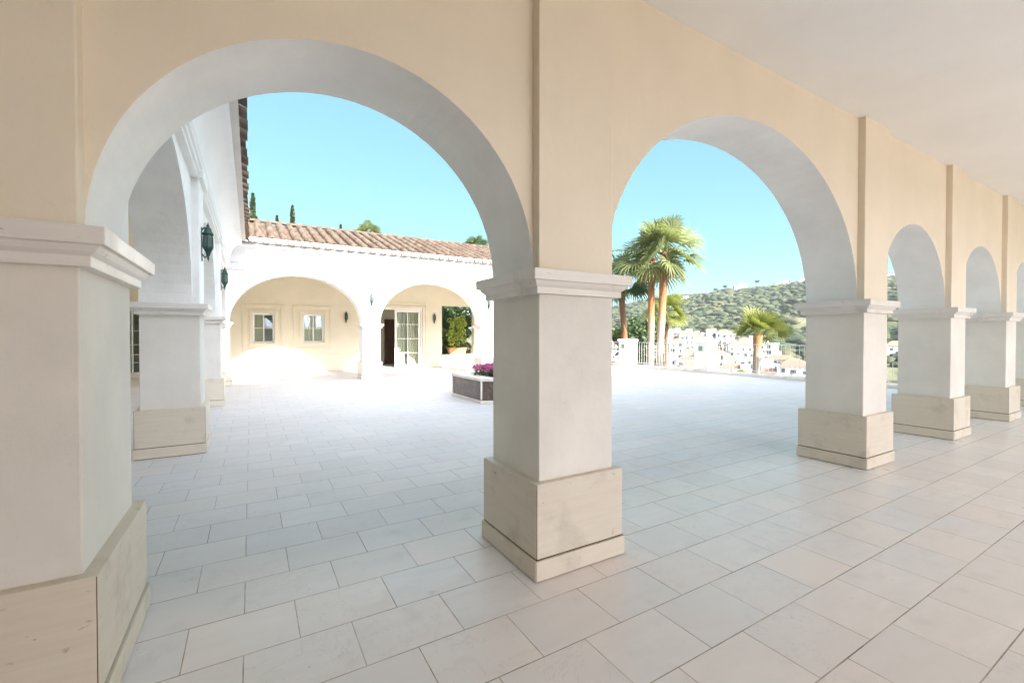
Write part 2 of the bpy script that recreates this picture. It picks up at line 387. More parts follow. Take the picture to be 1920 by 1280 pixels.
# ------------------------------------------------------------------ the villa: shared builders
ZS = 1.903                                             # top of the capitals, where the arches spring
PW, SD = .7386, .0654                                  # plinth width, setback of the shaft
def fr_y(s, t, z): return (s, t, z)                    # a wall running along X
def fr_x(s, t, z): return (t, s, z)                    # a wall running along Y
def arch_wall(mb, fr, s0, s1, ta, tb, zt, openings, ma=0, mbk=1, n=40, zb=ZS):
    """wall above the springing; openings = [(a, b, crown)]; face at t=ta gets material ma, the rest mbk"""
    cuts = sorted(openings); edges = [s0]+[v for a, b, c in cuts for v in (a, b)]+[s1]
    for i in range(0, len(edges), 2):
        a, b = edges[i], edges[i+1]
        if b-a < 1e-4: continue
        mb.quad(fr(a,ta,zb), fr(b,ta,zb), fr(b,ta,zt), fr(a,ta,zt), ma)
        mb.quad(fr(a,tb,zb), fr(b,tb,zb), fr(b,tb,zt), fr(a,tb,zt), mbk)
        mb.quad(fr(a,ta,zb), fr(b,ta,zb), fr(b,tb,zb), fr(a,tb,zb), mbk)
    for a, b, cr in cuts:
        c, h, rise = (a+b)/2, (b-a)/2, cr-zb
        P = []
        for k in range(n+1):
            th = math.pi*(1-k/n); P.append((c+h*math.cos(th), zb+rise*math.sin(th)))
        for (p, q) in zip(P, P[1:]):
            mb.quad(fr(p[0],ta,p[1]), fr(q[0],ta,q[1]), fr(q[0],ta,zt), fr(p[0],ta,zt), ma)
            mb.quad(fr(p[0],tb,p[1]), fr(q[0],tb,q[1]), fr(q[0],tb,zt), fr(p[0],tb,zt), mbk)
            mb.quad(fr(p[0],ta,p[1]), fr(q[0],ta,q[1]), fr(q[0],tb,q[1]), fr(p[0],tb,p[1]), mbk)
    for s in (s0, s1): mb.quad(fr(s,ta,zb), fr(s,tb,zb), fr(s,tb,zt), fr(s,ta,zt), mbk)
    mb.quad(fr(s0,ta,zt), fr(s1,ta,zt), fr(s1,tb,zt), fr(s0,tb,zt), mbk)
def weld(o):
    bm = bmesh.new(); bm.from_mesh(o.data); bmesh.ops.remove_doubles(bm, verts=bm.verts, dist=1e-4)
    bmesh.ops.recalc_face_normals(bm, faces=bm.faces); bm.to_mesh(o.data); bm.free()
    return o
def holed_wall(mb, fr, s0, s1, ta, tb, z0, z1, holes, ma=0, mbk=0):
    S = sorted({s0, s1, *[h[0] for h in holes], *[h[1] for h in holes]}); Z = sorted({z0, z1, *[h[2] for h in holes], *[h[3] for h in holes]})
    inh = lambda s, z: any(h[0] < s < h[1] and h[2] < z < h[3] for h in holes)
    for a, b in zip(S, S[1:]):
        for c, d in zip(Z, Z[1:]):
            if inh((a+b)/2, (c+d)/2): continue
            mb.quad(fr(a,ta,c), fr(b,ta,c), fr(b,ta,d), fr(a,ta,d), ma); mb.quad(fr(a,tb,c), fr(b,tb,c), fr(b,tb,d), fr(a,tb,d), mbk)
    for a, b, c, d in holes:
        for p, q in (((a,c),(b,c)), ((b,c),(b,d)), ((b,d),(a,d)), ((a,d),(a,c))):
            mb.quad(fr(p[0],ta,p[1]), fr(q[0],ta,q[1]), fr(q[0],tb,q[1]), fr(p[0],tb,p[1]), ma)
    for p, q in (((s0,z0),(s1,z0)), ((s1,z0),(s1,z1)), ((s1,z1),(s0,z1)), ((s0,z1),(s0,z0))):
        mb.quad(fr(p[0],ta,p[1]), fr(q[0],ta,q[1]), fr(q[0],tb,q[1]), fr(p[0],tb,p[1]), mbk)
HP, HB = .594, .128
CAPPROF = [(-.03, 1.757), (.042, 1.757), (.042, 1.797), (.050, 1.803), (.060, 1.812), (.068, 1.824), (.074, 1.836), (.094, 1.836), (.094, ZS), (-.03, ZS)]
def pillar(parent, x0, x1, y0, y1, shaft_mat='shaft', stone='stone'):
    """x0..y1 = outline of the plinth"""
    p = MB(); p.box(x0+SD, x1-SD, y0+SD, y1-SD, HP-.02, 1.80)
    sh = p.build('pillar', M[shaft_mat], parent, bevel=.007)
    g, i = .006, .012
    pl = MB()
    # four slabs with open mitre joints round a dark core
    a0, a1, b0, b1 = x0+i, x1-i, y0+i, y1-i; th = .03
    pl.box(a0+g, a1-g, b0, b0+th, HB+.008, HP); pl.box(a0+g, a1-g, b1-th, b1, HB+.008, HP)
    pl.box(a0, a0+th, b0+g+.0004, b1-g-.0004, HB+.0084, HP-.0003); pl.box(a1-th, a1, b0+g+.0004, b1-g-.0004, HB+.0084, HP-.0003)
    pl.box(a0+th-.004, a1-th+.004, b0+th-.004, b1-th+.004, HP-.03, HP-.0015)
    o = pl.build('plinth', M[stone], sh, bevel=.0025)
    tr = MB()
    tr.box(x0+g, x1-g, y0, y0+.03, 0.007, HB); tr.box(x0+g, x1-g, y1-.03, y1, 0.007, HB)
    tr.box(x0, x0+.03, y0+g+.0004, y1-g-.0004, 0.0073, HB-.0004); tr.box(x1-.03, x1, y0+g+.0004, y1-g-.0004, 0.0073, HB-.0004)
    tr.build('base_course', M[stone], sh, bevel=.002)
    co = MB(); co.box(a0+.0035, a1-.0035, b0+.0035, b1-.0035, 0.001, HP-.004); co.build('joint_bed', M['joint'], sh)
    cp = MB(); cp.sqprof(x0+SD, x1-SD, y0+SD, y1-SD, CAPPROF); cp.build('capital', M['capital'], sh, bevel=.003)
    return sh
def pilaster(parent, fr, s0, s1, ta, tb, z1, mat):
    m = MB(); a, b = sorted((ta, tb)); p, q = fr(s0, a, 0), fr(s1, b, 0)
    m.box(min(p[0],q[0]), max(p[0],q[0]), min(p[1],q[1]), max(p[1],q[1]), ZS-.01, z1)
    return m.build('pilaster', M[mat], parent, bevel=.007)
CORN = [(0, 3.50), (.075, 3.50), (.075, 3.545), (.10, 3.555), (.10, 3.60), (.125, 3.615), (.125, 3.645), (.085, 3.66), (.085, 3.70), (.115, 3.71), (.115, 3.735)]
for k in range(13):                                    # the deep cove under the eaves
    a = k/12*math.pi/2; CORN.append((.50-.375*math.cos(a) if False else .125+.28*(1-math.cos(a)), 3.745+.435*math.sin(a)))
CORN += [(.435, 4.185), (.435, 4.265), (-.1, 4.27)]
def cornice(parent, fr, s0, s1, tw, sgn, m0=0, m1=0):
    """the moulding runs from s0 to s1 on the wall face t=tw, outwards = sgn; m0, m1 = +1/-1 mitre at the ends"""
    m = MB(); n = len(CORN); vs = []
    for s, mt in ((s0, m0), (s1, m1)):
        for o, z in CORN: vs.append(fr(s+mt*max(o, 0), tw+sgn*o, z))
    m.add(vs, [(i, i+1, n+i+1, n+i) for i in range(n-1)]+[tuple(range(n)), tuple(range(n, 2*n))])
    return m.build('cornice', M['cornice'], parent)
def tile_roof(parent, origin, rz, width, run, slope, name='roof_tiles', jitter=.012):
    """barrel tiles: local x along the eave, local y up the slope (horizontal run), origin at the eave line"""
    sp = .35; nc = int(width/sp); nr = int(math.ceil(run/.40)); ang = math.atan(slope)
    V = []; F = []; n = 7
    def seg(cx, y0, y1, rad, z, up, rw):
        o = len(V)
        for (yy, rr, zz) in ((y0, rad, z), (y1, rad*rw, z-.0)):
            for k in range(n+1):
                th = math.pi*k/n; x = cx+rr*math.cos(th); h = rr*.85*math.sin(th)*(1 if up else -1)
                zl = zz+yy*slope+h; V.append((x, yy, zl))
        for (yy, rr, zz) in ((y0, rad-.016, z), (y1, rad*rw-.016, z)):
            for k in range(n+1):
                th = math.pi*k/n; x = cx+rr*math.cos(th); h = rr*.85*math.sin(th)*(1 if up else -1)
                V.append((x, yy, zz+yy*slope+h))
        m = n+1
        for k in range(n):
            F.append((o+k, o+k+1, o+m+k+1, o+m+k)); F.append((o+2*m+k+1, o+2*m+k, o+3*m+k, o+3*m+k+1))
            F.append((o+k+1, o+k, o+2*m+k, o+2*m+k+1))
    for c in range(nc):
        cx = (c+.5)*sp
        for r in range(nr):
            j = random.uniform(-jitter, jitter); y0 = r*.40+(random.uniform(-.02, .02)); y1 = min(y0+.46, run)
            dz = .018
            seg(cx+j, y0+(.03 if r == 0 else 0), y1, .104, .055+dz*0, True, .86)
            seg(cx+sp/2+j*.5, y0-(.06 if r == 0 else 0), y1, .112, .045, False, .9)
    mb = MB(); mb.box(.02, nc*sp-.02, .03, .16, -.04, .105); e = mb.build('eave_mortar', M['mortar'], parent)
    e.location = origin; e.rotation_euler = (0, 0, rz)
    o = npmesh(name, V, F, M['tiles'], parent)
    o.location = origin; o.rotation_euler = (0, 0, rz)
    return o
def roof_deck(parent, pts, mat='mortar', name='roof'):
    m = MB(); m.add(pts, [(0,1,2,3),(4,7,6,5),(0,4,5,1),(1,5,6,2),(2,6,7,3),(3,7,4,0)]); return m.build(name, M[mat], parent)

# ------------------------------------------------------------------ near gallery
YF = 2.2121                                            # inner face of the plinths
YW = YF+SD+.07                                         # inner wall face
YO = YF+PW-SD                                          # outer wall face
XP = [1.4738, 5.8778, 8.6237, 11.3413, 14.06]          # left edge of each plinth right of the corner pillar
X1R = -.4915                                           # right edge of the corner pillar's plinth
CEIL = 3.955
gal = thing('arcade_gallery', 'shaded arcaded gallery in front with white ceiling, cream wall and stone-footed square pillars', 'gallery', (0, 0, 0))
pillar(gal, X1R-1.05, X1R, YF, YF+.940)
for x in XP: pillar(gal, x, x+PW, YF, YF+PW)
ops = []; L = X1R-SD
for i, x in enumerate(XP):
    a, b = L, x+SD; cr = 3.44 if i == 1 else ZS+(b-a)/2
    ops.append((a, b, cr)); L = x+PW-SD
w = MB(); arch_wall(w, fr_y, X1R-1.05+SD, 14.06+PW-SD, YW, YO, CEIL+.3, ops, 0, 1)
weld(w.build('arcade_wall', [M['cream'], M['white']], gal))
pilaster(gal, fr_y, X1R-1.05+SD+.001, X1R-SD, YF+SD, YW+.05, CEIL+.05, 'cream')
for x in XP: pilaster(gal, fr_y, x+SD, x+PW-SD, YF+SD, YW+.05, CEIL+.05, 'cream')
pier = MB(); pier.box(X1R-1.05+SD+.002, X1R-SD-.001, YO-.05, YF+.940-SD, ZS-.01, 4.2); pier.build('corner_pier', M['white'], gal, bevel=.007)
c = MB(); c.box(-5.0, 16.0, -8.2, YW+.04, CEIL, CEIL+.22); c.build('ceiling', M['ceiling'], gal)
rf = MB(); rf.add([(X1R-.9, YO+.5, 4.33), (15.4, YO+.5, 4.33), (15.4, -1.5, 5.7), (X1R-.9, -1.5, 5.7), (X1R-.9, YO+.5, 4.25), (15.4, YO+.5, 4.25), (15.4, -1.5, 4.25), (X1R-.9, -1.5, 4.25)],
                  [(0,1,2,3),(4,7,6,5),(0,4,5,1),(1,5,6,2),(2,6,7,3),(3,7,4,0)]); rf.build('roof', M['mortar'], gal)
cornice(gal, fr_y, X1R-SD, 15.2, YO, 1)
tile_roof(gal, (15.4, YO+.56, 4.33), math.pi, 15.7, 3.9, .32)

# ------------------------------------------------------------------ side wing (left of the court)
side = thing('villa_wing', 'white arcaded wing along the left side of the court with deep coved eaves', 'building', (-1, 9, 0))
side.location = (0, 0, 0)
XL = -.4918; XLW = XL-SD-.08; XLI = XL-PW+SD           # plinth edge, outer wall face, inner wall face
YL = [6.8378, 11.226, 15.62]
for i, y in enumerate(YL[:2]): pillar(side, XL-PW, XL, y, y+PW, 'shaft')
ops = []; Lq = YF+.940-SD
for y in YL: ops.append((Lq, y+SD, 3.43)); Lq = y+PW-SD
w = MB(); arch_wall(w, fr_x, YO-.0, YL[2]+.3, XLI, XLW, 4.3, ops, 0, 1)
weld(w.build('arcade_wall', [M['loggia'], M['white']], side))
for y in YL[:2]:
    pilaster(side, fr_x, y+SD, y+PW-SD, XL-SD, XLW-.05, 3.50, 'white')
    b = MB(); b.box(XLW+.02, XL-SD+.05, y+SD-.05, y+PW-SD+.05, 3.498, 3.652); b.build('pilaster_cap', M['cornice'], side, bevel=.006)
YB = 15.62                                             # outer face of the back wing's plinths
YBW = YB+SD+.08                                        # its wall face
cornice(side, fr_x, YO, YBW, XLW, 1, 0, -1)
lw = MB(); holed_wall(lw, fr_x, -1.6, 20.4, -4.9, -5.15, 0, CEIL, [(4.2, 6.2, 0, 2.7), (8.2, 10.2, 0, 2.7), (12.3, 14.3, 0, 2.7)], 0, 0); lw.build('back_wall', M['loggia'], side)
lc = MB(); lc.box(-5.1, XLI+.03, YO+.3, 20.35, CEIL+.003, CEIL+.2); lc.build('ceiling', M['loggia'], side)
SL = .355; EAVE = 4.315
XE = XLW+.535+.02
roof_deck(side, [(XE-.12, 2.6, EAVE-.03), (XE-.12, 19.6, EAVE-.03), (XE-.12-4.2, 19.6, EAVE-.03+4.2*SL), (XE-.12-4.2, 2.6, EAVE-.03+4.2*SL),
                 (XE-.12, 2.6, EAVE-.06), (XE-.12, 19.6, EAVE-.06), (XE-.12-4.2, 19.6, EAVE-.06), (XE-.12-4.2, 2.6, EAVE-.06)])
tile_roof(side, (XE, 2.75, EAVE), math.pi/2, 16.6, 4.3, SL)

# ------------------------------------------------------------------ back wing
back = thing('villa_wing', 'sunlit white wing across the back of the court under a terracotta tiled roof', 'building')
XB = [3.245, 7.80, 12.30]
BO = YB+PW-SD                                          # inner face
pillar(back, XL-PW, XL, YB, YB+PW, 'white')
for x in XB: pillar(back, x, x+PW, YB, YB+PW, 'white', 'stone_pale')
ops = []; L = XL-SD
for x in XB: ops.append((L, x+SD, 3.45)); L = x+PW-SD
w = MB(); arch_wall(w, fr_y, XL-SD-.62, 12.30+PW-SD, BO, YBW, 4.3, ops, 0, 1)
weld(w.build('arcade_wall', [M['loggia'], M['white']], back))
for x in XB:
    pilaster(back, fr_y, x+SD, x+PW-SD, YB+SD, YBW+.05, 3.50, 'white')
    b = MB(); b.box(x+SD-.05, x+PW-SD+.05, YB+SD-.05, YBW-.02, 3.498, 3.652); b.build('pilaster_cap', M['cornice'], back, bevel=.006)
cornice(back, fr_y, XLW, 13.2, YBW, -1, 1, 0)
YR = 20.3                                              # rear wall of the loggia
WIN = [(.06, .84, 1.20, 2.40), (1.86, 2.70, 1.20, 2.40)]
DOOR = (4.95, 7.05, .0, 2.78); OPEN = (8.02, 9.75, .50, 2.95); FW = (-4.2, -3.05, .12, 2.45)
rw = MB(); holed_wall(rw, fr_y, -5.1, 13.2, YR, YR+.30, 0, CEIL, [*WIN, DOOR, OPEN, FW]); rw.build('rear_wall', M['loggia'], back)
ew = MB(); ew.box(12.9, 13.15, BO+.0, YR, 0, CEIL-.002); ew.build('end_wall', M['loggia'], back)
bc = MB(); bc.box(XLI+.05, 12.92, BO-.03, YR+.02, CEIL+.003, CEIL+.2); bc.build('ceiling', M['loggia'], back)
# rooms behind the loggia
rm = MB(); holed_wall(rm, fr_y, -5.0, 7.9, 23.4, 23.6, 0, CEIL, [(3.95, 5.45, .4, 3.2), (-.6, .3, .5, 2.9), (1.4, 3.1, .5, 2.9)]); rm.box(-5.1, -4.9, YR+.3, 23.4, 0, CEIL); holed_wall(rm, fr_x, YR+.3, 23.4, 7.72, 7.92, 0, CEIL, [(YR+.6, 23.0, .3, 3.3)]); rm.box(3.6, 3.8, YR+.3, 23.4, 0, CEIL); rm.box(-1.3, -1.1, YR+.3, 23.4, 0, CEIL)  # unseen rear and side openings added to lighten the rooms
rm.box(-5.1, 7.92, YR+.3, 23.6, CEIL+.004, CEIL+.2); rm.build('inner_room', M['loggia'], back)
idr = MB(); idr.box(6.03, 6.96, 23.33, 23.39, 0.01, 2.35)
for z0, z1 in ((.2, 1.05), (1.2, 2.2)): idr.box(6.13, 6.86, 23.315, 23.33, z0, z1)
idr.build('inner_door', M['timber'], back, bevel=.004)
# mouldings of the rear wall
for a, b in ((-4.88, -4.35), (-2.9, 4.70), (7.30, 8.0), (9.77, 12.88)):
    dr = MB(); dr.box(a, b, YR-.022, YR+.002, .655, .69); dr.build('dado_rail', M['loggia'], back, bevel=.004)
    dr = MB(); dr.box(a, b, YR-.018, YR+.002, .004, .10); dr.build('skirting', M['loggia'], back, bevel=.004)
def surround(x0, x1, z0, z1, w, parent, sill=True):
    m = MB()
    for (o0, o1, d) in ((w, w+.13, .030), (.0, .10, .045)):
        a, b, c, e = x0-o1, x1+o1, z0-(o1 if sill else 0), z1+o1
        ia, ib, ic, ie = x0-o0, x1+o0, z0-(o0 if sill else 0), z1+o0
        m.box(a, ia, YR-d, YR+.003, c, e); m.box(ib, b, YR-d, YR+.003, c, e); m.box(ia+.0005, ib-.0005, YR-d+.0006, YR+.003, ie, e-.0006)
        if sill: m.box(ia+.0005, ib-.0005, YR-d+.0006, YR+.003, c+.0006, ic)
    return m.build('surround', M['loggia'], parent, bevel=.006)
def ring(m, x0, x1, z0, z1, w, y0, y1):
    m.box(x0, x0+w, y0, y1, z0, z1); m.box(x1-w, x1, y0, y1, z0, z1); m.box(x0+w, x1-w, y0+.0006, y1-.0006, z1-w, z1-.0006); m.box(x0+w, x1-w, y0+.0006, y1-.0006, z0+.0006, z0+w)
for i, (a, b, c, d) in enumerate(WIN+[FW]):
    f = MB(); ring(f, a+.003, b-.003, c+.003, d-.003, .07, YR+.09, YR+.16)
    cx, cz = (a+b)/2, (c+d)/2
    f.box(cx-.022, cx+.022, YR+.105, YR+.145, c+.07, d-.07)
    for z in ([cz] if i < 2 else [c+.42, c+.70, c+1.05, c+1.55]): f.box(a+.07, b-.07, YR+.108, YR+.142, z-.014, z+.014)
    wo = f.build('window', M['frame'], back, bevel=.004)
    g = MB(); g.box(a+.06, b-.06, YR+.122, YR+.128, c+.06, d-.06); g.build('pane', M['glass'], wo)
    surround(a, b, c, d, .22, wo, i < 2)
    if i < 2:
        cu = MB()
        lo, hi = ((a+.08, a+.40) if i == 0 else (a+.05, b-.05)); n = 36
        for k in range(n):
            u0, u1 = lo+(hi-lo)*k/n, lo+(hi-lo)*(k+1)/n; y0, y1 = YR+.19+.012*math.sin(k*1.3), YR+.19+.012*math.sin((k+1)*1.3)
            cu.quad((u0, y0, c-.1), (u1, y1, c-.1), (u1, y1, d+.05), (u0, y0, d+.05))
        cu.build('curtain', M['curtain'], wo)
def leaf_door(name, x0, x1, z0, z1, y, parent):
    f = MB(); ring(f, x0, x1, z0, z1, .10, y-.025, y+.025)
    cx = (x0+x1)/2; f.box(cx-.018, cx+.018, y-.018, y+.018, z0+.10, z1-.10)
    for k in (1, 2, 3): zz = z0+(z1-z0)*k/4; f.box(x0+.10, x1-.10, y-.017, y+.017, zz-.016, zz+.016)
    o = f.build(name, M['frame'], parent, bevel=.004)
    g = MB(); g.box(x0+.09, x1-.09, y-.003, y+.003, z0+.09, z1-.09); g.build('pane', M['glass'], o)
    return o
a, b, c, d = DOOR
df = MB(); df.box(a+.003, a+.08, YR+.05, YR+.17, .004, d-.003); df.box(b-.08, b-.003, YR+.05, YR+.17, .004, d-.003); df.box(a+.08, b-.08, YR+.0506, YR+.1694, d-.085, d-.0036)
dfo = df.build('door_frame', M['frame'], back, bevel=.004)
ld = leaf_door('door', 5.74, b-.09, .02, d-.09, YR+.11, back)
h = MB(); h.tube([(5.79, YR+.06, 1.1), (5.79, YR+.03, 1.1), (5.90, YR+.03, 1.1)], [.009]*3, 8); h.build('handle', M['rail'], ld)
cu = MB(); n = 50
for k in range(n):
    u0, u1 = 5.9+1.1*k/n, 5.9+1.1*(k+1)/n; y0, y1 = YR+.38+.03*math.sin(k*1.1), YR+.38+.03*math.sin((k+1)*1.1)
    if .36 < k/n < .46: continue
    cu.quad((u0, y0, .03), (u1, y1, .03), (u1, y1, 2.75), (u0, y0, 2.75))
cu.build('curtain', M['curtain'], ld)
surround(a, b, 0.004, d, .12, dfo, False)
ol = MB(); ol.box(a+.09, a+.14, YR+.18, YR+1.0, .02, d-.10)
ol.build('open_leaf', M['frame'], back, bevel=.004)
si = MB(); si.box(OPEN[0]-.05, OPEN[1]+.05, YR-.08, YR+.34, OPEN[2]+.002, OPEN[2]+.075); si.build('sill', M['stone_pale'], back, bevel=.006)
YE = YBW-.535-.02
k0, k1 = XLW+.35, 13.6
RUN = 3.85
roof_deck(back, [(k0-4, YE+.12, EAVE-.03), (k1, YE+.12, EAVE-.03), (k1, YE+.12+RUN, EAVE-.03+RUN*SL), (k0-4, YE+.12+RUN, EAVE-.03+RUN*SL),
                 (k0-4, YE+.12, EAVE-.06), (k1, YE+.12, EAVE-.06), (k1, YE+.12+RUN, EAVE-.06), (k0-4, YE+.12+RUN, EAVE-.06)])
roof_deck(back, [(k1, YE+.12+RUN, EAVE-.04+RUN*SL), (k0-4, YE+.12+RUN, EAVE-.04+RUN*SL), (k0-4, YE+.12+2*RUN+.5, EAVE-.2), (k1, YE+.12+2*RUN+.5, EAVE-.2),
                 (k1, YE+.12+RUN, EAVE-.061), (k0-4, YE+.12+RUN, EAVE-.061), (k0-4, YE+.12+2*RUN+.5, EAVE-.3), (k1, YE+.12+2*RUN+.5, EAVE-.3)])
tile_roof(back, (k0-.35*9, YE, EAVE), 0, k1-k0+.35*9, RUN+.12, SL)
rg = MB()
x = k0-3.4
while x < k1:
    pr = [(.11*math.cos(math.pi*k/8), .11*math.sin(math.pi*k/8)*.9) for k in range(9)]
    rr = 1+random.uniform(-.06, .06); zb = EAVE+RUN*SL+.075+random.uniform(-.008, .008); yb = YE+RUN+.12
    vs = [(x, yb+p[0]*rr, zb+p[1]*rr) for p in pr]+[(x+.44, yb+p[0]*rr*.88, zb+p[1]*rr*.88) for p in pr]
    rg.add(vs, [(i, i+1, 9+i+1, 9+i) for i in range(8)]+[tuple(range(9))]); x += .40
rg.build('ridge_tiles', M['tiles'], back)

# ------------------------------------------------------------------ main house behind the gallery (its shade lies over the court)
house = thing('house', 'tall main house behind the gallery whose shade covers the court', 'house')
m = MB(); m.box(-7, 19, -12.0, -1.62, CEIL+.225, 6.55); m.build('upper_wall', M['loggia'], house)
m = MB(); m.box(16.05, 19, -8.5, -1.7, -4, CEIL+.22); m.build('side_wall', M['loggia'], house)
m = MB(); holed_wall(m, fr_y, -7, 16.04, -8.2, -8.5, 0, CEIL-.002, [(1.2, 2.4, 0, 3.7), (3.2, 5.2, 0, 3.7), (5.7, 9.2, 0, 3.7), (9.6, 12.6, 0, 3.7), (13.0, 15.7, 0, 3.7)]); m.build('fill_opening_wall', M['loggia'], house)  # unseen wall, its openings added and sized to let fill light into the gallery
m = MB(); m.add([(-7.6, -.95, 6.62), (19.6, -.95, 6.62), (19.6, -5.6, 9.45), (-7.6, -5.6, 9.45), (-7.6, -12.6, 6.5), (19.6, -12.6, 6.5)], [(0,1,2,3), (3,2,5,4), (0,3,4), (1,5,2), (0,4,5,1)]); m.build('roof', M['tiles'], house)
gw = MB(); gw.box(-5.15, -4.9, -8.2, YO+.3, 0, CEIL-.002); gw.build('end_wall', M['loggia'], gal)

# ------------------------------------------------------------------ wall lanterns
def make_lantern():
    t = thing('wall_lantern', 'x', 'lantern')
    b = MB(); b.lathe([(.035, .17), (.075, .165), (.092, .12), (.098, -.02), (.088, -.04)], (0, -.12, 0), 6)
    o = b.build('lantern_glass', M['lampglass'], t)
    f = MB()
    for k in range(6):
        a0 = 2*math.pi*k/6; pts = [(r*math.cos(a0), -.12+r*math.sin(a0), z) for r, z in ((.078, .165), (.095, .12), (.101, -.02), (.091, -.045))]
        f.tube(pts, [.0095]*4, 6)
    f.lathe([(.105, -.015), (.105, -.035), (.085, -.06), (.05, -.10), (.042, -.13), (.022, -.15), (.026, -.175), (.012, -.20), (.002, -.23)], (0, -.12, 0), 6)
    f.build('lantern_frame', M['iron'], t, bevel=.002)
    c = MB(); c.lathe([(.115, .150), (.118, .165), (.085, .195), (.070, .235), (.048, .255), (.030, .262), (.032, .285), (.014, .300), (.004, .33)], (0, -.12, 0), 6)
    c.build('lantern_cap', M['iron'], t, bevel=.002)
    p = MB(); p.prism([(-.055, 0), (.055, 0), (.055, .001), (-.055, .001)], -.2, .2)
    p = MB(); p.box(-.05, .05, -.018, 0, -.17, .20); p.box(-.035, .035, -.022, -.001, .20, .25); p.box(-.035, .035, -.022, -.001, -.22, -.17)
    p.tube([(0, -.01, -.12), (0, -.06, -.17), (0, -.10, -.14), (0, -.12, -.12)], [.012]*4, 8)
    p.tube([(0, -.01, .21), (0, -.05, .25), (0, -.10, .25), (0, -.12, .22)], [.011]*4, 8)
    p.build('wall_bracket', M['iron'], t, bevel=.003)
    for ch in t.children: ch.data.transform(Matrix.Diagonal((.62, .62, .95, 1.0)))
    return t
lan0 = make_lantern()
LG = 'green wall lanterns on the arcades'
yl = lambda i: YL[i]+PW/2
spots = [((XL-SD, YL[0]+PW/2-.02, 2.70), math.pi/2, 'dark green lantern on the pilaster nearest in the left wing'),
         ((XL-SD, YL[1]+PW/2, 2.70), math.pi/2, 'dark green lantern on the farther pilaster of the left wing'),
         ((XB[0]+PW/2, YB+SD, 2.72), 0, 'sunlit green lantern on the pilaster between the two arches of the back wing'),
         ((XB[1]+PW/2, YB+SD, 2.74), 0, 'sunlit green lantern right of the glazed door arch, beside the foreground pillar capital'),
         ((3.58, YR, 2.26), 0, 'shaded green lantern on the cream loggia wall right of the two windows'),
         ((7.62, YR, 2.28), 0, 'shaded green lantern on the loggia wall between glazed door and planted opening'),
         ((XP[2]+PW/2, YO, 2.62), math.pi, 'lantern on the outside of the gallery, seen in the first small arch on the right'),
         ((XP[3]+PW/2, YO, 2.62), math.pi, 'lantern on the outside of the gallery, glimpsed in the second small arch'),
         ((XP[4]+PW/2, YO, 2.62), math.pi, 'lantern on the outside of the gallery at the far right picture edge')]
for i, (loc, rz, lab) in enumerate(spots):
    o = lan0 if i == 0 else copy_tree(lan0)
    o.location = loc; o.rotation_euler = (0, 0, rz); tag(o, lab, 'lantern', LG)

# ------------------------------------------------------------------ planter with flowers
HX = (5.73, 9.50); HS = 1.60
def hexp(r): return [(r*math.cos(R(30+60*k)), r*math.sin(R(30+60*k))) for k in range(6)]
pt = thing('flower_planter', 'large hexagonal brown marble planter with pale stone rim in the court', 'planter', (HX[0], HX[1], 0))
m = MB(); m.prism(hexp(HS-.02), .05, .50); m.build('marble_panel', M['marble'], pt)
m = MB(); m.prism(hexp(HS+.02), .004, .068); m.build('base_course', M['stone_pale'], pt, bevel=.006)
m = MB(); P0, P1 = hexp(HS+.02), hexp(HS-.42)
vs = [(x, y, z) for pl, zz in ((P0, (.495, .555)), (P1, (.40, .555))) for z in zz for x, y in pl]
fs = []
for k in range(6):
    j = (k+1) % 6; fs += [(k, j, 6+j, 6+k), (6+k, 6+j, 18+j, 18+k), (12+j, 12+k, 18+k, 18+j), (k, 12+k, 12+j, j)]
m.add(vs, fs); m.build('rim', M['stone_pale'], pt, bevel=.008)
for x, y in hexp(HS-.015):
    m = MB(); m.box(x-.016, x+.016, y-.016, y+.016, .086, .494); m.build('corner_trim', M['stone_pale'], pt, bevel=.004)
m = MB(); m.prism(hexp(HS-.43), .42, .47); m.build('soil', M['soil'], pt)
def cards(n, pos, size, normal_bias=None, aspect=.55):
    """n small bent leaves: pos (n,3), size (n,)"""
    d = rng.normal(size=(n, 3)); d /= np.linalg.norm(d, axis=1)[:, None]
    if normal_bias is not None: d = d*.7+normal_bias; d /= np.linalg.norm(d, axis=1)[:, None]
    u = np.cross(d, rng.normal(size=(n, 3))); u /= np.linalg.norm(u, axis=1)[:, None]; v = np.cross(d, u)
    s = size[:, None]
    a = pos-u*s; b = pos+v*s*aspect+d*s*.12; c = pos+u*s; e = pos-v*s*aspect+d*s*.12
    V = np.stack([a, b, c, e], 1).reshape(-1, 3); F = np.arange(4*n).reshape(n, 4)
    return V, F
def bush(n, cen, rad, size, flat=1.0, shell=.5):
    d = rng.normal(size=(n, 3)); d /= np.linalg.norm(d, axis=1)[:, None]
    r = rng.uniform(shell, 1, n)**.6
    p = d*r[:, None]*np.array(rad)+np.array(cen)
    return cards(n, p, size*rng.uniform(.6, 1.3, n))
fb = thing('flower_bed', 'mound of magenta flowers over green leaves in the hexagonal planter', 'flowers', (HX[0], HX[1], .47))
Vs, Fs, o = [], [], 0
for k in range(34):
    a, q = rng.uniform(0, 2*math.pi), 1.02*math.sqrt(rng.uniform(0, 1))
    V, F = bush(110, (q*math.cos(a), q*math.sin(a), .10+.07*rng.uniform()), (.19, .19, .13), .035); Vs.append(V); Fs.append(F+o); o += len(V)
npmesh('foliage', np.concatenate(Vs), np.concatenate(Fs), M['leaf_dark'], fb)
Vs, Fs, o = [], [], 0
for k in range(420):
    a, q = rng.uniform(0, 2*math.pi), 1.08*math.sqrt(rng.uniform(0, 1))
    V, F = bush(14, (q*math.cos(a), q*math.sin(a), .20+.09*rng.uniform()+.07*(1-q)), (.035, .035, .03), .024); Vs.append(V); Fs.append(F+o); o += len(V)
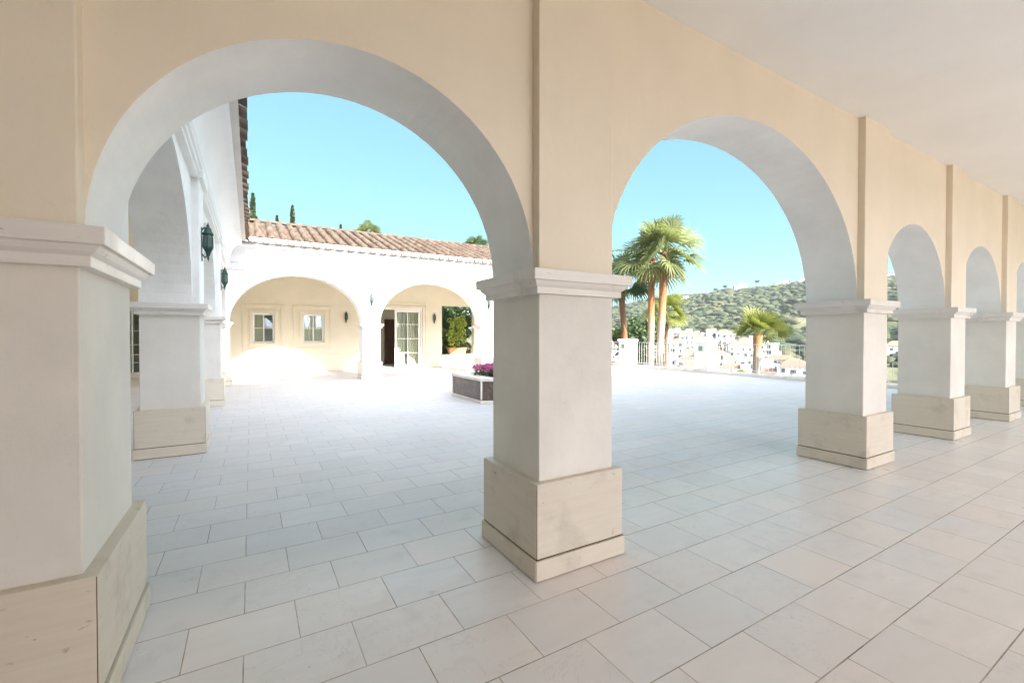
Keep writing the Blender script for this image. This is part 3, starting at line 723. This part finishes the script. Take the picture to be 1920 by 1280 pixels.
npmesh('blossoms', np.concatenate(Vs), np.concatenate(Fs), M['flower'], fb)

# ------------------------------------------------------------------ planted trough in the loggia opening
tr = thing('planter_trough', 'terracotta trough on the sill of the loggia opening', 'planter', (8.86, YR+.14, OPEN[2]+.078))
m = MB(); m.add([(-.42,-.12,0),(.42,-.12,0),(.42,.12,0),(-.42,.12,0),(-.47,-.16,.30),(.47,-.16,.30),(.47,.16,.30),(-.47,.16,.30)], [(0,3,2,1),(0,1,5,4),(1,2,6,5),(2,3,7,6),(3,0,4,7),(4,5,6,7)]); m.build('pot', M['terracotta'], tr, bevel=.008)
m = MB(); m.box(-.49, .49, -.18, .18, .27, .32); m.build('pot_rim', M['terracotta'], tr, bevel=.008)
bs = thing('shrub', 'bright yellow-green leafy shrub growing in the terracotta trough', 'shrub', (8.86, YR+.14, OPEN[2]+.39))
Vs, Fs, o = [], [], 0
for k in range(46):
    z = rng.uniform(0, 1.55); V, F = bush(42, (rng.uniform(-.46, .46)*(1-.25*z/1.5), rng.uniform(-.13, .16), z+.05), (.15, .12, .15), .05); Vs.append(V); Fs.append(F+o); o += len(V)
npmesh('foliage', np.concatenate(Vs), np.concatenate(Fs), M['hedge'], bs)
m = MB()
for k in range(9):
    x = -.4+.1*k; m.tube([(x, 0, -.06), (x+random.uniform(-.05, .05), random.uniform(-.05, .05), .7), (x+random.uniform(-.09, .09), .02, 1.35)], [.010, .008, .004], 5)
m.build('stem', M['wood'], bs)

# ------------------------------------------------------------------ terrace posts and railings
XT = 15.62
PY0 = [2.45, 6.85, 11.18, 15.50]
kb = MB(); kb.box(XT+.02, XT+.62, -9, 24.8, .004, .10); tag(kb.build('terrace_kerb', M['stone_pale'], bevel=.008), kind='structure')
plab = ['low white terrace post with a green lamp, half hidden at the far right', 'low white terrace post hidden behind the second wide pillar', 'low white terrace post with a square green lamp, right of the two tall palms', 'low white terrace post with a square green lamp, left of the two tall palms']
for i, y in enumerate(PY0):
    p = thing('terrace_post', plab[i], 'post', (XT, y, .10), 0, 'posts of the terrace balustrade')
    m = MB(); m.box(0, .62, 0, .62, .002, 1.13); m.build('post_body', M['shaft'], p, bevel=.01)
    m = MB(); m.sqprof(0, .62, 0, .62, [(-.02, 1.12), (.03, 1.13), (.045, 1.15), (.045, 1.195), (0, 1.235), (-.3, 1.25)]); m.build('post_cap', M['cornice'], p, bevel=.004)
    m = MB(); m.box(-.022, .002, .19, .43, .76, 1.0); lf = m.build('lamp_housing', M['rail'], p, bevel=.004)
    m = MB(); m.box(-.030, -.018, .215, .405, .785, .975); m.build('lamp_glass', M['postlamp'], lf, bevel=.004)
rlab = ['pale thin-barred terrace railing at the far right', 'pale thin-barred terrace railing behind the small yellow-green palm', 'pale thin-barred terrace railing in front of the two tall palm trunks', 'pale thin-barred terrace railing left of the palms']
for i, (a, b) in enumerate([(3.07, 6.85), (7.47, 11.18), (11.80, 15.50), (16.12, 20.2)]):
    t = thing('terrace_railing', rlab[i], 'railing', (XT+.31, a, .10), 0, 'railings between the terrace posts')
    L = b-a
    m = MB(); m.box(-.018, .018, .002, L-.002, 1.06, 1.078); m.build('top_rail', M['rail'], t)
    m = MB(); m.box(-.015, .015, .002, L-.002, .09, .115); m.build('bottom_rail', M['rail'], t)
    n = int(L/.15)
    m = MB(); m.box(-.005, .005, -.005, .005, .115, 1.06)
    b0 = m.build('baluster', M['rail'], t); b0.location = (0, L/(n+1), 0)
    for k in range(1, n):
        c = b0.copy(); COL.objects.link(c); c.location = (0, L*(k+1)/(n+1), 0)

# ------------------------------------------------------------------ palms
def fan_crown(n, rad, elmin, elmax, droop, nseg=22, pet=.56):
    V, F = [], []
    for i in range(n):
        f = (i+.5)/n; el = R(elmax+(elmin-elmax)*f**.85+random.uniform(-7, 7)); az = i*2.39996+random.uniform(-.25, .25)
        u = Vector((math.cos(az)*math.cos(el), math.sin(az)*math.cos(el), math.sin(el))); side_ = Vector((-math.sin(az), math.cos(az), 0)); up = side_.cross(u)*-1
        if up.z < 0: up = -up
        lp = rad*pet*random.uniform(.62, 1.12); lb = rad*(1-pet)*random.uniform(.9, 1.2)*1.22
        p0 = u*.05; p1 = u*lp*.55+Vector((0, 0, -droop*.03*lp)); p2 = u*lp+Vector((0, 0, -droop*.12*lp))
        w = .018*rad; o = len(V)
        for p in (p0, p1, p2): V.extend([tuple(p-side_*w), tuple(p+side_*w)])
        F.extend([(o, o+1, o+3, o+2), (o+2, o+3, o+5, o+4)])
        ud = (p2-p1).normalized()
        tilt = random.uniform(-1.1, 1.1); s2 = (side_*math.cos(tilt)+up*math.sin(tilt)).normalized(); n2 = ud.cross(s2).normalized()
        if n2.z < 0: n2 = -n2
        for k in range(nseg):
            th = R(-104+208*(k+.5)/nseg); ln = lb*(.60+.40*math.cos(th*.62))*random.uniform(.9, 1.08)
            d = ud*math.cos(th)+s2*math.sin(th)+n2*(.22*abs(math.sin(th)))
            d.normalize(); q = d.cross(n2).normalized(); w0, wm = .012*rad, lb*.043
            gr = Vector((0, 0, -1)); o = len(V); ridge = n2*(wm*.35 if k % 2 else -wm*.35)
            for tt, ww in ((0.02, w0), (.45, wm), (.78, wm*.55), (1.0, .003)):
                pp = p2+d*ln*tt+gr*(droop*ln*.30*tt**4)+(ridge if 0 < tt < 1 else Vector())
                V.extend([tuple(pp-q*ww), tuple(pp+q*ww)])
            for a in range(3): F.append((o+2*a, o+2*a+1, o+2*a+3, o+2*a+2))
    return V, F
def palm(name, label, base, top, rad, n, mat, trunk_r=.15, elr=(-34, 86), droop=1.0, group=None, boots=True):
    t = thing(name, label, 'palm tree', base, 0, group)
    tp = Vector(top)-Vector(base); m = MB(); k = 16
    pts = [tp*(i/k)+Vector((.10*math.sin(i/k*3.1)*tp.z*.03, 0, 0)) for i in range(k+1)]
    m.tube(pts, [trunk_r*(1.35-.35*min(1, i/3))*(1+.05*math.sin(i*2.3)) if i < k-2 else trunk_r*1.25 for i in range(k+1)], 14)
    m.build('trunk', M['bark_orange' if mat != 'palm' else 'bark'], t, smooth=True)
    V, F = fan_crown(n, rad, elr[0], elr[1], droop)
    o = npmesh('crown', V, F, M[mat], t); o.location = tp
    if boots:
        V, F = fan_crown(4, rad*.6, -80, -55, .3, 14); o = npmesh('dry_fronds', V, F, M['drypalm'], t); o.location = tp-Vector((0, 0, .15))
    return t
M['drypalm'] = leaf('dry_palm_leaf', (.20, .13, .06), (.36, .26, .13), .2)
def at_px(px, d, z): x, y = polar(px, d); return (x, y, z)
PG = 'fan palms beyond the terrace'
palm('fan_palm', 'tall fan palm with pale trunk, left of the pair beyond the railing', at_px(1219, 24.0, -2.2), at_px(1221, 24.0, 5.5), 2.1, 22, 'palm', .165, group=PG)
palm('fan_palm', 'tall leaning fan palm with orange upper trunk, right of the pair', at_px(1231, 23.0, -2.2), at_px(1246, 23.2, 5.6), 2.15, 22, 'palm', .175, group=PG)
palm('fan_palm', 'dark fan palm with orange trunk half hidden by the central pillar', at_px(1180, 26.0, -2.5), at_px(1163, 26.0, 4.6), 1.9, 26, 'palm_dark', .16, group=PG)
palm('fan_palm', 'short yellow-green fan palm standing alone beyond the railing', at_px(1413, 21.0, -1.9), at_px(1421, 21.0, 1.55), 1.25, 22, 'palm_yellow', .14, (-5, 88), .45, group=PG, boots=False)
palm('fan_palm', 'low yellow-green palm crown just right of the leaning trunk', at_px(1243, 44.0, -10.2), at_px(1249, 44.0, 3.8), 2.25, 24, 'palm_yellow', .18, group=PG)
palm('fan_palm', 'palm crown rising over the middle of the tiled roof', at_px(690, 46.0, -1.2), at_px(690, 46.0, 11.5), 1.5, 34, 'palm', .2, (-30, 85), group='palms behind the tiled roof', boots=False)
palm('fan_palm', 'palm crown rising over the roof beside the central pillar', at_px(894, 40.0, -1.2), at_px(896, 40.0, 9.3), 1.5, 34, 'palm_dark', .2, (-30, 85), group='palms behind the tiled roof', boots=False)

# ------------------------------------------------------------------ other trees
def broadleaf(name, label, base, h, rad, nclump, ncard, size, mat, group=None, cz=.62, cat='tree', seed=0):
    t = thing(name, label, cat, base, 0, group)
    m = MB(); m.tube([(0, 0, -.2), (.02*h, 0, h*.3), (0, .02*h, h*.62)], [rad*.11, rad*.085, rad*.04], 9)
    Vs, Fs, o = [], [], 0
    for k in range(nclump):
        d = rng.normal(size=3); d /= np.linalg.norm(d); q = rng.uniform(.35, 1)
        c = np.array([d[0]*rad[0] if hasattr(rad, '__len__') else d[0]*rad*q, d[1]*rad*q, h*cz+d[2]*h*(1-cz)*.85*q])
        cr = rad*rng.uniform(.2, .42)
        V, F = bush(ncard, c, (cr, cr, cr*.75), size); Vs.append(V); Fs.append(F+o); o += len(V)
        if k < 7: m.tube([(0, 0, h*.3), tuple(c*.55+np.array([0, 0, h*.2])), tuple(c)], [rad*.05, rad*.03, rad*.012], 6)
    m.build('trunk', M['wood'], t, smooth=True)
    npmesh('crown', np.concatenate(Vs), np.concatenate(Fs), M[mat], t)
    return t
broadleaf('dark_tree', 'dark bushy tree between the orange palm trunk and the tall pair', at_px(1192, 33, -4.5), 7.6, 2.0, 46, 120, .16, 'leaf_dark', cz=.72)
broadleaf('shrub', 'small green shrub at the foot of the short yellow-green palm', at_px(1401, 21.5, -1.9), 2.1, .6, 22, 70, .08, 'hedge', cz=.7, cat='shrub')
broadleaf('dark_tree', 'dark tree seen through the loggia opening behind the trough shrub', (10.6, 27.5, -1.2), 7.0, 2.6, 60, 130, .16, 'leaf_dark', cz=.6)
broadleaf('green_tree', 'mid green tree lower in the loggia opening behind the trough', (10.2, 24.4, -1.2), 3.4, 1.3, 44, 110, .09, 'palm', cz=.6)
for k, (x, y, h, r) in enumerate([(3.4, -14.5, 16.4, 3.4), (7.8, -14.7, 17.7, 2.6), (11.6, -14.5, 16.2, 3.3)]):
    broadleaf('garden_tree', ['tall loose tree behind the house, its dapple falling by the left wing', 'tall loose tree behind the house, its dapple falling by the middle pier', 'tall loose tree behind the house, its dapple falling by the marble planter'][k], (x, y, -.05), h, r, 95, 60, .20, 'leaf_dark', 'trees behind the house', cz=.86)
def cypress(label, px, d, z0, ztop, rad):
    x, y = polar(px, d); t = thing('cypress', label, 'cypress', (x, y, z0), 0, 'cypresses behind the tiled roof'); h = ztop-z0
    n = 2600; u = rng.uniform(0, 1, n); z = h*(.06+.94*u); rr = rad*np.sin(np.pi*np.clip(u, 0, 1)**.55)**.75*np.sqrt(rng.uniform(.25, 1, n))*(1+.25*np.sin(z*3.1)); a = rng.uniform(0, 2*np.pi, n)
    V, F = cards(n, np.stack([rr*np.cos(a), rr*np.sin(a), z], 1), .17*rng.uniform(.6, 1.2, n), np.array([0, 0, .9]))
    npmesh('crown', V, F, M['cypress'], t)
    m = MB(); m.tube([(0, 0, 0), (0, 0, h*.85)], [rad*.18, .03], 8); m.build('trunk', M['wood'], t)
cypress('tallest dark cypress behind the tiled roof, beside the left eaves', 476, 45, -1.2, 13.9, .85)
cypress('slim pointed cypress behind the tiled roof, right of the tallest one', 550, 48, -1.2, 14.1, .75)
cypress('tiny cypress tip between the two larger cypresses', 521, 52, -1.2, 13.9, .5)
cypress('thin cypress tip over the roof left of the palm crown', 640, 52, -1.2, 13.6, .5)

# ------------------------------------------------------------------ valley town
M['town'] = stucco('town_white_paint', (.54, .525, .50), .0, .06)
M['town_cream'] = stucco('town_cream_paint', (.50, .44, .35), .0, .06)
M['town_roof'] = NT('town_roof').fin((.25, .15, .10), .9)
M['pane_far'] = NT('dark_window_opening').fin((.05, .06, .07), .25)
wm = MB(); wm.box(-.5, .5, -.5, .5, 0, 1)
WIN_ME = wm.build('window', M['pane_far']); WIN_MESH = WIN_ME.data; bpy.data.objects.remove(WIN_ME)
ORD = ['first', 'second', 'third', 'fourth', 'fifth', 'sixth', 'seventh', 'eighth', 'ninth', 'tenth', 'eleventh', 'twelfth', 'thirteenth', 'fourteenth']
ROWN = ['nearest', 'second', 'third', 'fourth', 'topmost']
NUM = {2: 'two', 3: 'three', 4: 'four'}
def town_block(px, d, st, w, dep, roofk, row, k, cream=False, zoff=0.0):
    x, y = polar(px, d); z = float(terrain(x, y))-1.0+zoff; a = heading(px)
    rz = -a+random.uniform(-.35, .35)
    lab = f"{'cream' if cream else 'white'} {NUM[st]}-storey block, {'tiled' if roofk else 'flat'} roof, {ORD[k]} from left in town's {ROWN[row]} row"
    t = thing('apartment_block', lab, 'building', (x, y, z), rz, 'white blocks of the valley town')
    H = st*3.0+1.2; mat = M['town_cream' if cream else 'town']
    m = MB(); m.box(-w/2, w/2, -dep/2, dep/2, -4, H); m.box(-w/2-.15, w/2+.15, -dep/2-.15, dep/2+.15, H-.25, H+.45)
    sw = w*random.uniform(.35, .6); sx = random.choice((-1, 1))*(w-sw)/2*.96
    m.box(sx-sw/2, sx+sw/2, -dep/2-2.6, -dep/2+.5, -4, H-3.0+random.choice((0, -.8)))
    for s in range(1, st): m.box(-sx-sw*.45, -sx+sw*.45, -dep/2-1.4, -dep/2+.1, s*3.0+.9, s*3.0+2.0)
    m.build('wall', mat, t)
    if roofk:
        r = MB(); e = .5; zt = H+.452; r.add([(-w/2-e,-dep/2-e,zt),(w/2+e,-dep/2-e,zt),(w/2+e,dep/2+e,zt),(-w/2-e,dep/2+e,zt),(-w/2+dep*.45,0,zt+dep*.24),(w/2-dep*.45,0,zt+dep*.24)], [(0,1,5,4),(1,2,5),(2,3,4,5),(3,0,4),(3,2,1,0)]); r.build('roof', M['town_roof'], t)
    else:
        r = MB(); r.box(-1.6, 1.6, -1.2, 1.6, H+.45, H+2.5); r.build('roof_house', mat, t)
    n = max(2, int(w/2.8))
    for s in range(st):
        for q in range(n):
            xx = -w/2+(q+.5)*w/n; inb = abs(xx-sx) < sw/2 and s*3+3 < H-2.5
            yy = -dep/2-2.6 if inb else -dep/2
            o = bpy.data.objects.new('window', WIN_MESH); COL.objects.link(o); o.parent = t
            wide = random.choice((1.1, 1.4, 1.9)); o.scale = (wide, .12, random.choice((1.4, 1.7, 2.1))); o.location = (xx+random.uniform(-.3, .3), yy-.02, s*3.0+1.7)
TOWN = [  # photo column range, distance, z shift
    (1150, 1510, 14, 200, 0.0), (1154, 1500, 14, 230, 0.0), (1150, 1465, 14, 262, 0.0), (1154, 1425, 13, 298, 0), (1150, 1380, 12, 332, 0)]
for row, (p0, p1, n, d, zo) in enumerate(TOWN):
    for k in range(n):
        px = p0+(p1-p0)*(k+.5)/n+random.uniform(-6, 6)
        town_block(px, d+random.uniform(-7, 7), random.choice((2, 3, 3, 4)) if row < 4 else random.choice((2, 3)), random.uniform(7.5, 12.5), random.uniform(7, 9.5), random.random() < .5, row, k, random.random() < .15, zo)
lone = [(1672, 150, 'white house with red roof glimpsed between the second and third right pillars'), (1681, 300, 'white house higher on the slope between the second and third right pillars'), (1914, 210, 'white house glimpsed at the far right picture edge')]
for px, d, lab in lone:
    x, y = polar(px, d); t = thing('house', lab, 'house', (x, y, float(terrain(x, y))-1), -heading(px)+.3)
    m = MB(); m.box(-6, 6, -5, 5, -6, 7); m.build('wall', M['town'], t)
    r = MB(); r.add([(-6.5,-5.5,7.05),(6.5,-5.5,7.05),(6.5,5.5,7.05),(-6.5,5.5,7.05),(-2,0,9.6),(2,0,9.6)], [(0,1,5,4),(1,2,5),(2,3,4,5),(3,0,4),(3,2,1,0)]); r.build('roof', M['town_roof'], t)
    for xx in (-3.5, 0, 3.5):
        for zz in (1.6, 4.6):
            o = bpy.data.objects.new('window', WIN_MESH); COL.objects.link(o); o.parent = t; o.scale = (1.5, .12, 1.5); o.location = (xx, -5.02, zz)
hill = [(1284, 705, 13, 'long pale house on the ridge just right of the tall palms', 'town_cream', 4.0), (1387, 735, 17, 'large cream villa on the hilltop above the short palm', 'town_cream', 7.5), (1466, 745, 20, 'white villa on the hilltop left of the second wide pillar', 'town', 6.5), (1503, 745, 13, 'white villa on the hilltop touching the second wide pillar', 'town', 6.0), (1679, 735, 18, 'white villa on the ridge between the second and third right pillars', 'town', 9.0)]
for px, d, w, lab, mt, hh in hill:
    x, y = polar(px, d); t = thing('villa', lab, 'house', (x, y, float(terrain(x, y))), -heading(px)+.15)
    m = MB(); m.box(-w/2, w/2, -6, 6, -4, hh); m.box(-w*.2, w*.35, -5, 5, hh-.1, hh+3); m.build('wall', M[mt], t)
    r = MB(); r.box(-w/2-.6, w/2+.6, -6.6, 6.6, hh+.003, hh+.5); r.build('roof', M['town_roof'], t)
    for q in range(4):
        o = bpy.data.objects.new('window', WIN_MESH); COL.objects.link(o); o.parent = t; o.scale = (1.6, .15, 1.8); o.location = (-w/2+(q+.5)*w/4, -6.02, 1.2)

# ------------------------------------------------------------------ scrub and trees that cover the hill
def scrub():
    ico = bmesh.new(); bmesh.ops.create_icosphere(ico, subdivisions=2, radius=1); V0 = np.array([v.co[:] for v in ico.verts]); F0 = np.array([[v.index for v in f.verts] for f in ico.faces]); ico.free()
    pts = []
    def scatter(n, p0, p1, d0, d1, s0, s1, keep=None):
        px = rng.uniform(p0, p1, n); d = np.sqrt(rng.uniform(d0**2, d1**2, n)); a = YAW+np.arctan((px-960)/829.9)
        x, y = d*np.sin(a), d*np.cos(a); s = rng.uniform(s0, s1, n)*rng.uniform(.7, 1.2, n)
        k = vnoise(x, y, 40, 5)*.6+vnoise(x, y, 16, 6)*.4+rng.uniform(-.16, .16, n) > .33
        for q in np.nonzero(k)[0]: pts.append((x[q], y[q], s[q]))
    scatter(9500, 1130, 1960, 352, 790, .9, 4.2)
    scatter(260, 1395, 1960, 300, 370, 2.5, 6.0)
    scatter(110, 1440, 1960, 235, 305, 2.0, 4.5)
    scatter(420, 1140, 1960, 170, 345, .8, 2.2)
    P = np.array(pts); n = len(P); print('scrub', n)
    S = P[:, 2]; Z = terrain(P[:, 0], P[:, 1])
    dis = 1+.35*rng.normal(size=(n, len(V0), 1)).clip(-1, 1)
    ax = rng.uniform(.75, 1.7, (n, 2)); V = V0[None]*dis*(S[:, None, None])*np.concatenate([ax, np.full((n, 1), .62)], 1)[:, None, :]+np.stack([P[:, 0], P[:, 1], Z+S*.45], 1)[:, None, :]
    F = F0[None]+(np.arange(n)*len(V0))[:, None, None]
    t = NT('scrub_foliage'); c = t.coord(); r = t.n('NewGeometry').outputs['Random Per Island']
    k = t.ramp(r, [(0, (.024, .042, .020)), (.35, (.046, .066, .024)), (.65, (.080, .094, .030)), (.9, (.125, .118, .048)), (1, (.034, .056, .030))])
    k = t.mix(t.math('MULTIPLY', t.noise(c, .9, 4, .7), .6), k, (.03, .042, .022))
    m = t.fin(k, .95, t.bump(t.noise(c, 1.6, 4, .7), 1.0, .8))
    o = npmesh('hillside_scrub', V.reshape(-1, 3), F.reshape(-1, 3), m)
    tag(o, 'mass of olive green trees and scrub covering the hillside', 'scrub', kind='stuff')
scrub()
for px, dy in ((1341, 6), (1359, 8), (1419, 11), (1476, 7)):
    x, y = polar(px, 752); z = float(terrain(x, y)); t = thing('ridge_tree', {1341: 'tiny flat-topped tree on the ridge above the terrace post', 1359: 'second tiny flat-topped tree on the ridge above the terrace post', 1419: 'lone tiny tree sticking up on the skyline above the short palm', 1476: 'tiny dark tree beside the white hilltop villa'}[px], 'tree', (x, y, z))
    m = MB(); m.tube([(0, 0, -2), (0, 0, dy+1)], [.5, .35], 6); m.build('trunk', M['wood'], t)
    V, F = bush(260, (0, 0, dy+2), (3.2, 3.2, 1.8), .8); npmesh('crown', V, F, M['leaf_dark'], t)

# ------------------------------------------------------------------ the air
t = NT('haze'); t.t.nodes.remove(t.p)
pv = t.n('VolumePrincipled'); pv.inputs['Color'].default_value = (.90, .95, 1.0, 1); pv.inputs['Density'].default_value = .00013; pv.inputs['Anisotropy'].default_value = 0
t.l(pv.outputs[0], t.o.inputs['Volume'])
m = MB(); m.box(-7100, 7100, -7100, 7100, -40, 118); tag(m.build('haze', t.m), kind='stuff')
